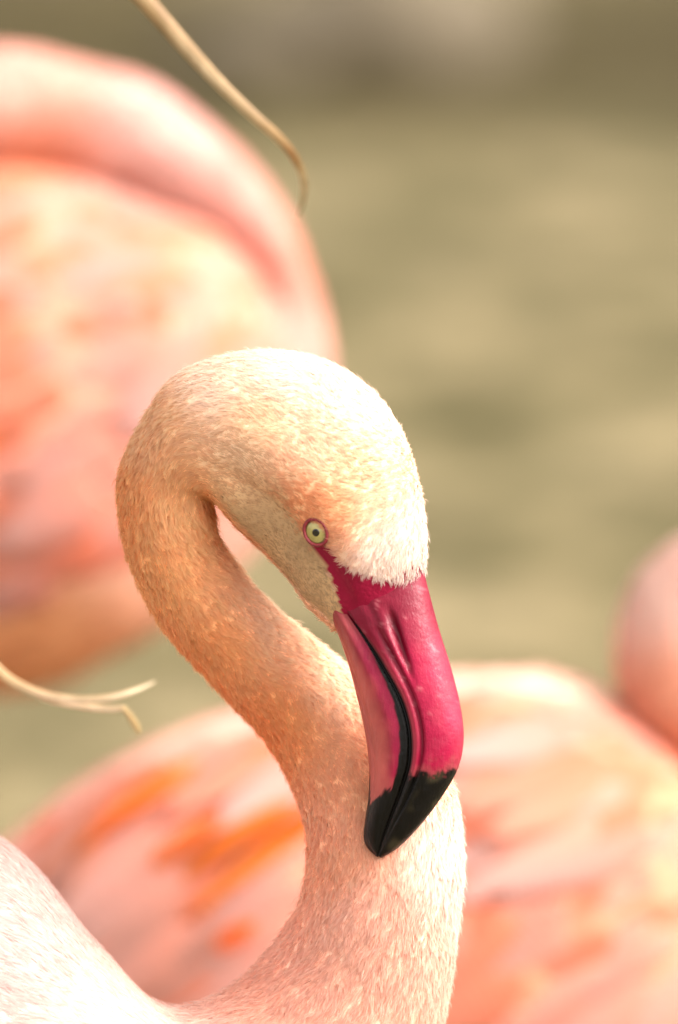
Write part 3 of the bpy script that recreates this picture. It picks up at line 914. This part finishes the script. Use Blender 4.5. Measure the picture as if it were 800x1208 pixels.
def background_bird(label, rows, nper, dep0, body_pts, wing_k, wing_v, feath, chooser, hip, gap_, beak=None, eye=None, droop=0.25, streaks=()):
    rows = [(*q[:4], q[4] + dep0, q[5], 0) for q in rows]
    s = Sweep(rows, nper, m=64)
    hipw = P(hip[0], hip[1], dep0)
    root = thing('flamingo', (hipw[0], hipw[1], ground_height(hipw[0], hipw[1])), label, 'flamingo', 'flamingos')
    lump = np.array([mnoise.noise(Vector(p) * 22) for p in s.G.reshape(-1, 3)]).reshape(s.px.shape)
    s.G = s.G + s.n * (lump * 0.0035)[..., None]
    s.finish()
    col = color_field(body_pts, s.px, s.py, 60) * (1 + 0.12 * lump[..., None])
    me, ex = grid_mesh('body', s.G)
    add_color(me, np.vstack([np.clip(col, 0, .93).reshape(-1, 3)] + [col[0].mean(0)[None], col[-1].mean(0)[None]]))
    obj('body', me, M_SKIN, root)
    # soft down over the body so that the outline is not a hard shell
    n = 26000
    i = RNG.integers(0, s.G.shape[0] - 1, n); j = RNG.integers(0, s.G.shape[1], n); u, v = RNG.random(n), RNG.random(n)
    B = lambda X: s.bil(X, i, j, u, v)
    pos, nr, tg = B(s.G), B(s.n), -B(s.t)
    cc = color_field(body_pts, B(s.px), B(s.py), 60)
    ribbons('plumage', pos, nr, tg, RNG.uniform(16, 34, n) * S, np.full(n, 5.0) * S, RNG.uniform(.1, .4, n),
            np.clip(cc * .96, 0, .9), np.clip(cc * 1.05, 0, .94), root, M_PLUME, 0.3)
    # folded wings: a raised shell on each flank, clad in separate feathers
    k0, k1 = wing_k; v0, v1 = wing_v
    rr = np.where((s.kf >= k0) & (s.kf <= k1))[0]
    for side in (-1, 1):
        th = np.linspace(math.acos(v1), math.acos(v0), 30)          # v = cos(theta)
        m = s.G.shape[1]
        idx = (th if side > 0 else 2 * math.pi - th) / (2 * math.pi) * m
        j0 = np.floor(idx).astype(int) % m; fr = idx - np.floor(idx); j1 = (j0 + 1) % m
        Gs = s.G[rr][:, j0] * (1 - fr)[None, :, None] + s.G[rr][:, j1] * fr[None, :, None]
        Ns = s.n[rr][:, j0] * (1 - fr)[None, :, None] + s.n[rr][:, j1] * fr[None, :, None]
        Ts = s.t[rr][:, j0]
        a = np.sin(np.linspace(0, 1, len(rr)) * math.pi)[:, None] ** 0.5; b = np.sin(np.linspace(0, 1, 30) * math.pi)[None] ** 0.5
        Gw = Gs + Ns * (a * b * 0.010 - 0.002)[..., None]
        nn, mm = Gw.shape[:2]
        ii, jj = np.meshgrid(np.arange(nn - 1), np.arange(mm - 1), indexing='ij')
        q = np.stack([ii * mm + jj, ii * mm + jj + 1, (ii + 1) * mm + jj + 1, (ii + 1) * mm + jj], -1).reshape(-1, 4)
        wm = new_mesh('wing', Gw.reshape(-1, 3), quads=q)
        wc = color_field(body_pts, s.px[rr][:, j0], s.py[rr][:, j0], 60) * np.array([0.35, .3, .3]) + np.array([.51, .16, .092])  # orange added to the shell as painted bounce light for the crevices
        add_color(wm, np.clip(wc, 0, .92).reshape(-1, 3))
        wing = obj('wing', wm, M_SKIN, root)
        fl, fw, rows_n, cols_n = feath
        meshes = {}
        for key, mt in (('p', M_FPALE), ('r', M_FROSE), ('o', M_FORNG)):
            fm = feather_mesh('feather', fl * S * (1.15 if key == 'o' else 1), fw * S * (0.42 if key == 'o' else 1), 0.10, 0.25); fm.materials.append(mt); meshes[key] = fm
        cnt = rows_n if side < 0 else max(3, rows_n // 2)
        for r_ in range(cnt):
            for c_ in range(cols_n):
                fu = (r_ + 0.5) / cnt + random.uniform(-.02, .02)
                fv = (c_ + 0.5 + (0.5 if r_ % 2 else 0)) / (cols_n + .5) + random.uniform(-.02, .02)
                if fv > 1: continue
                ia, jb = int(np.clip(fu * (nn - 1), 0, nn - 1)), int(np.clip(fv * (mm - 1), 0, mm - 1))
                p, nv_, t = Gw[ia, jb], Ns[ia, jb], -Ts[ia, jb]
                nv_ = nv_ / np.linalg.norm(nv_)
                down = (np.roll(Gw[ia], -1, 0)[jb] - Gw[ia, jb]) if jb < mm - 1 else Gw[ia, jb] - Gw[ia, jb - 1]
                down = down / (np.linalg.norm(down) + 1e-9)
                t = t - down * random.gauss(droop, 0.12)
                t -= nv_ * (t @ nv_); t /= np.linalg.norm(t)
                al = random.gauss(0.03, 0.02)
                x = t * math.cos(al) + nv_ * math.sin(al)
                z = nv_ * math.cos(al) - t * math.sin(al)
                y = np.cross(z, x)
                sc = random.uniform(0.82, 1.2)
                px_, py_ = s.px[rr][ia, j0[jb]], s.py[rr][ia, j0[jb]]
                fo = bpy.data.objects.new('feather', meshes['p'])
                COL.objects.link(fo)
                fo.parent = wing
                M = Matrix(((x[0], y[0], z[0], 0), (x[1], y[1], z[1], 0), (x[2], y[2], z[2], 0), (0, 0, 0, 1)))
                fo.matrix_parent_inverse = (root.matrix_basis @ wing.matrix_parent_inverse).inverted()
                kind_ = chooser(px_, py_, fu, fv); fo.data = meshes[kind_]; off = p + nv_ * (0.004 if kind_ == 'o' else 0.0015)
                fo.matrix_basis = Matrix.Translation(Vector(off)) @ M @ Matrix.Diagonal((sc, sc, 1, 1))
        if side < 0:                                          # single orange feathers lying over the pale ones
            SX, SY = s.px[rr][:, j0], s.py[rr][:, j0]
            for (sx_, sy_, sl, swd) in streaks:
                ia, jb = np.unravel_index(np.argmin(np.hypot(SX - sx_, SY - sy_)), SX.shape)
                nv_ = Ns[ia, jb] / np.linalg.norm(Ns[ia, jb])
                t = -Ts[ia, jb] + np.array([0, 0, -0.42])
                t = t - nv_ * (t @ nv_); t /= np.linalg.norm(t)
                y = np.cross(nv_, t)
                fo = bpy.data.objects.new('feather', meshes['o']); COL.objects.link(fo); fo.parent = wing
                fo.matrix_parent_inverse = (root.matrix_basis @ wing.matrix_parent_inverse).inverted()
                off = Gw[ia, jb] + nv_ * 0.012
                fo.matrix_basis = Matrix(((t[0] * sl, y[0] * swd, nv_[0], off[0]), (t[1] * sl, y[1] * swd, nv_[1], off[1]), (t[2] * sl, y[2] * swd, nv_[2], off[2]), (0, 0, 0, 1)))
    legs(root, hip[0], hip[1], dep0, gap_)
    if beak:
        b0, b1, b2 = (P(x, y, z + dep0) for x, y, z in beak)
        bk = beak_simple('beak', root, b0, b1, b2, 0.014, M_BKPINK)
        tip = b1 * .35 + b2 * .65
        tube('beak_tip', [b1 * .5 + b2 * .5, tip, b2 + (b2 - b1) * .05], [0.0095, 0.0065, 0.0018], M_BLACK, bk, 12)
    if eye:
        for sgn in (-1, 1):
            c = P(eye[0], eye[1], eye[2] + dep0 + sgn * eye[3])
            dome('eye', c, -FWD * (-sgn) * -1, UP, 10, [(10, -4)] + [(q, 3 * (1 - (q / 10) ** 2)) for q in np.linspace(10, .1, 8)], M_EYEB, root)
    return root
M_BKPINK = plain_material('pink_beak', (.60, .06, .14), 0.4, noise_scale=60)
M_EYEB = plain_material('yellow_eye', (.62, .60, .22), 0.2, coat=1.0)

# the flamingo with its neck laid back over its body
rowsA = [(-560, 610, -560, 580, 0, 10), (-420, 690, -440, 430, 0, 120), (-180, 790, -220, 220, 0, 235), (50, 800, -30, 168, 0, 275),
         (215, 720, 110, 180, 0, 265), (335, 600, 222, 228, -10, 220), (396, 470, 290, 275, -25, 150), (392, 370, 312, 322, -40, 95),
         (352, 262, 300, 300, -50, 74), (293, 170, 248, 262, -55, 66), (202, 100, 170, 228, -55, 63), (100, 60, 88, 203, -55, 62),
         (0, 48, 0, 193, -55, 62), (-100, 58, -85, 196, -60, 62), (-195, 108, -130, 235, -66, 64), (-250, 190, -160, 285, -72, 70),
         (-270, 275, -170, 330, -76, 66), (-255, 330, -190, 360, -78, 46), (-240, 352, -200, 370, -78, 28)]
rowsA = [(a - 12, b + 12, c - 12, d + 12, *e) for a, b, c, d, *e in rowsA]
ptsA = [(0, 110, T(0.739, 0.458, 0.385)), (180, 160, T(0.739, 0.467, 0.413)), (310, 230, T(0.729, 0.421, 0.358)), (380, 400, T(0.718, 0.421, 0.358)), (0, 300, T(0.718, 0.384, 0.304)),
        (20, 190, T(0.709, 0.247, 0.125)), (120, 420, T(0.729, 0.403, 0.323)), (250, 520, T(0.729, 0.421, 0.340)), (60, 600, T(0.729, 0.440, 0.340)), (40, 760, T(0.668, 0.312, 0.143)), (-200, 500, T(0.718, 0.366, 0.287)),  # orange under the neck and brown belly: shade and bounce painted in
        (330, 310, T(0.709, 0.312, 0.233))]  # neck crease, its shade put into the colour
def chooseA(x, y, fu, fv):
    r = random.random()
    if (x < 60 and 350 < y < 500) : return 'o' if r < .2 else 'r'
    if 90 < x < 220 and 270 < y < 360: return 'r' if r < .6 else 'p'
    return 'p' if r < .80 else 'r'
background_bird('pink flamingo resting with its neck laid back over its body and no beak in view', rowsA, 12, 0.86 / S, ptsA, (1.2, 6.0), (-0.90, 0.62), (160, 80, 15, 11), chooseA,
                (-190, 730), 90, beak=((-215, 355, -78), (-195, 420, -80), (-160, 450, -82)), eye=(-215, 290, -74, 66))

# the flamingo standing low in front of it, neck folded at its right
rowsB = [(-90, 1085, -90, 1055, 0, 10), (60, 1270, 20, 985, 0, 110), (260, 1430, 160, 888, 0, 220), (500, 1510, 400, 812, 0, 270),
         (750, 1490, 640, 795, 0, 270), (960, 1400, 775, 858, 0, 230), (1090, 1230, 836, 908, -5, 165), (1090, 1060, 826, 908, -20, 120),
         (1010, 930, 790, 893, -40, 90), (930, 868, 748, 850, -52, 76), (890, 800, 728, 790, -58, 72), (884, 755, 733, 725, -60, 70),
         (892, 738, 756, 672, -60, 68), (915, 735, 805, 636, -60, 68), (960, 752, 880, 618, -60, 68), (1000, 780, 960, 632, -60, 70), (1030, 810, 1030, 680, -60, 62), (1040, 830, 1065, 745, -60, 44), (1042, 838, 1068, 790, -60, 30)]
ptsB = [(100, 960, T(0.718, 0.384, 0.304)), (300, 850, T(0.739, 0.421, 0.340)), (560, 810, T(0.739, 0.458, 0.358)), (700, 850, T(0.739, 0.458, 0.358)), (400, 1000, T(0.718, 0.366, 0.269)),
        (600, 1050, T(0.709, 0.293, 0.198)), (700, 1150, T(0.709, 0.312, 0.198)), (760, 700, T(.84, .62, .54)), (790, 820, T(0.798, 0.421, 0.277)), (790, 900, T(0.709, 0.238, 0.099)), (200, 1150, T(0.689, 0.395, 0.314)), (600, 1250, T(0.709, 0.312, 0.198))]
def chooseB(x, y, fu, fv):
    r = random.random()
    if min(math.hypot(x - a, (y - b) * 1.3) for a, b in ((235, 925), (300, 890), (330, 960), (420, 925), (440, 1060))) < 34: return 'o'
    if x < 470: return 'r' if r < .25 else 'p'
    return 'p' if r < .60 else 'r'
background_bird('pink flamingo with orange streaked wing standing behind the preening one, neck folded back', rowsB, 12, 0.66 / S, ptsB, (1.1, 5.3), (-0.95, 0.40), (230, 80, 17, 13), chooseB,
                (450, 1480), 95, beak=((1050, 820, -60), (1045, 900, -62), (1000, 930, -64)), eye=(1010, 730, -60, 64), droop=0.55,
                streaks=((245, 912, .80, 1.15), (350, 938, .85, 1.1), (272, 958, .62, .85), (318, 1078, .36, .8), (400, 930, .6, .6), (165, 945, .5, .7)))

# ------------------------------------------------------------------ dry reeds
def straw_material():
    m, nt, b, out = mat_new('dry_straw')
    tc = N(nt, 'ShaderNodeTexCoord')
    mp = N(nt, 'ShaderNodeMapping'); mp.inputs['Scale'].default_value = (60, 60, 14)
    nt.links.new(tc.outputs['Object'], mp.inputs[0])
    nz = N(nt, 'ShaderNodeTexNoise'); nz.inputs['Scale'].default_value = 2.2; nz.inputs['Detail'].default_value = 5
    nt.links.new(mp.outputs[0], nz.inputs[0])
    at = N(nt, 'ShaderNodeAttribute', attribute_name='tint')
    r = ramp(nt, [(0.3, (.62, .58, .5)), (0.65, (1.05, 1.05, 1.05))], nz.outputs['Fac'])
    mu = N(nt, 'ShaderNodeMix', data_type='RGBA', blend_type='MULTIPLY'); mu.inputs[0].default_value = 0.8
    nt.links.new(at.outputs['Color'], mu.inputs[6]); nt.links.new(r.outputs[0], mu.inputs[7])
    nt.links.new(mu.outputs[2], b.inputs['Base Color']); b.inputs['Roughness'].default_value = 0.6
    return m
M_STRAW = straw_material()

def leaf(name, pts, widths, parent, fold=0.45, twist=0.0, colours=None):
    """folded dry leaf with real thickness; pts world, widths in metres"""
    c = catmull(np.hstack([np.array(pts), np.array(widths)[:, None]]), 8)
    p, w = c[:, :3], c[:, 3]
    t = np.gradient(p, axis=0); t /= np.linalg.norm(t, axis=1)[:, None]
    e1 = np.cross(t, FWD); e1 /= np.linalg.norm(e1, axis=1)[:, None]
    e2 = np.cross(t, e1)
    tw = np.linspace(0, twist, len(p))[:, None]
    a1, a2 = e1 * np.cos(tw) + e2 * np.sin(tw), -e1 * np.sin(tw) + e2 * np.cos(tw)
    prof = [(-.5, -fold * .5), (-.25, -fold * .2), (0, 0), (.25, -fold * .2), (.5, -fold * .5), (.46, -fold * .5 - .08), (.22, -fold * .2 - .09), (0, -.10), (-.22, -fold * .2 - .09), (-.46, -fold * .5 - .08)]
    G = np.stack([p + a1 * (w * x)[:, None] + a2 * (w * y)[:, None] for x, y in prof], 1)
    me, ex = grid_mesh(name, G)
    s = np.linspace(0, 1, len(p))
    cc = np.array([[np.interp(q, [k[0] for k in colours], [k[1][i] for k in colours]) for i in range(3)] for q in s])
    C = np.repeat(cc[:, None], len(prof), 1)
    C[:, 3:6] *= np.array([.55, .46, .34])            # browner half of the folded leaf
    add_color(me, np.vstack([C.reshape(-1, 3), C[0, :1], C[-1, :1]]))
    import bmesh
    bm = bmesh.new(); bm.from_mesh(me); bmesh.ops.recalc_face_normals(bm, faces=bm.faces); bm.to_mesh(me); bm.free()
    return obj(name, me, M_STRAW, parent)

STRAW = [(0, T(.55, .42, .24)), (.5, T(.66, .52, .32)), (1, T(.62, .52, .34))]
def gz(p): 
    q = np.array(p, float); q[2] = ground_height(q[0], q[1]) - 0.01; return q

dA = 0.125 / S
baseA = gz(P(-330, 1500, 0.34 / S))
reedA = thing('dry_reed', baseA, 'dry straw coloured reed leaf hanging down above the flamingos', 'reed', 'dry reeds')
leaf('stem', [baseA, P(-320, 900, 0.30 / S), P(-250, 200, 0.24 / S), P(-130, -170, 0.17 / S), P(-40, -230, 0.14 / S)], [.010, .009, .008, .007, .006], reedA, .7, 0, STRAW)
leaf('leaf', [P(-40, -230, 0.14 / S), P(70, -130, 0.12 / S), P(138, -35, dA), P(172, 2, dA), P(212, 48, dA), P(258, 98, dA - 20), P(300, 138, dA - 20), P(328, 163, dA), P(347, 187, dA + 30), P(357, 212, dA + 80), P(356, 235, dA + 140), P(350, 258, dA + 200)],
     [.0045, .0064, .0070, .0067, .0060, .0049, .0042, .0038, .0033, .0030, .0025, .0009], reedA, .5, 0.4,
     [(0, T(.55, .42, .24)), (.30, T(.36, .24, .11)), (.45, T(.56, .43, .26)), (.66, T(.44, .31, .15)), (.70, T(.34, .20, .08)), (.75, T(.42, .28, .12)), (.80, T(.70, .62, .40)), (1, T(.60, .56, .34))])

dB = 0.12 / S
baseB = gz(P(-300, 1500, 0.30 / S))
reedB = thing('dry_reed', baseB, 'thin forked dry reed blade with a snapped tip reaching in beside the curved neck', 'reed', 'dry reeds')
leaf('stem', [baseB, P(-295, 1150, 0.27 / S), P(-240, 800, 0.22 / S), P(-150, 700, 0.16 / S), P(-70, 725, 0.12 / S)], [.008, .007, .006, .005, .0045], reedB, .7, 0, STRAW)
leaf('leaf', [P(-70, 725, 0.12 / S), P(-25, 765, dB), P(5, 797, dB), P(40, 816, dB), P(80, 825, dB), P(125, 824, dB), P(158, 815, dB + 20), P(183, 804, dB + 60)],
     [.0040, .0040, .0037, .0034, .0030, .0027, .0021, .0008], reedB, .5, 0.2, [(0, T(.60, .45, .25)), (.3, T(.60, .45, .25)), (.5, T(.60, .49, .33)), (1, T(.54, .46, .32))])
leaf('leaf', [P(20, 808, dB + 12), P(55, 824, dB + 14), P(100, 833, dB + 14), P(130, 836, dB + 14), P(144, 835.5, dB + 12), P(149, 838, dB + 10)],
     [.0012, .0026, .0028, .0025, .0020, .0016], reedB, .5, 0.0, [(0, T(.72, .58, .38)), (1, T(.74, .64, .46))])
leaf('leaf_tip', [P(146, 835, dB + 8), P(154, 846, dB + 12), P(161, 858, dB + 18), P(164, 865, dB + 22)], [.0017, .0024, .0024, .0014], reedB, .4, 0.3, [(0, T(.62, .50, .26)), (1, T(.55, .45, .22))])
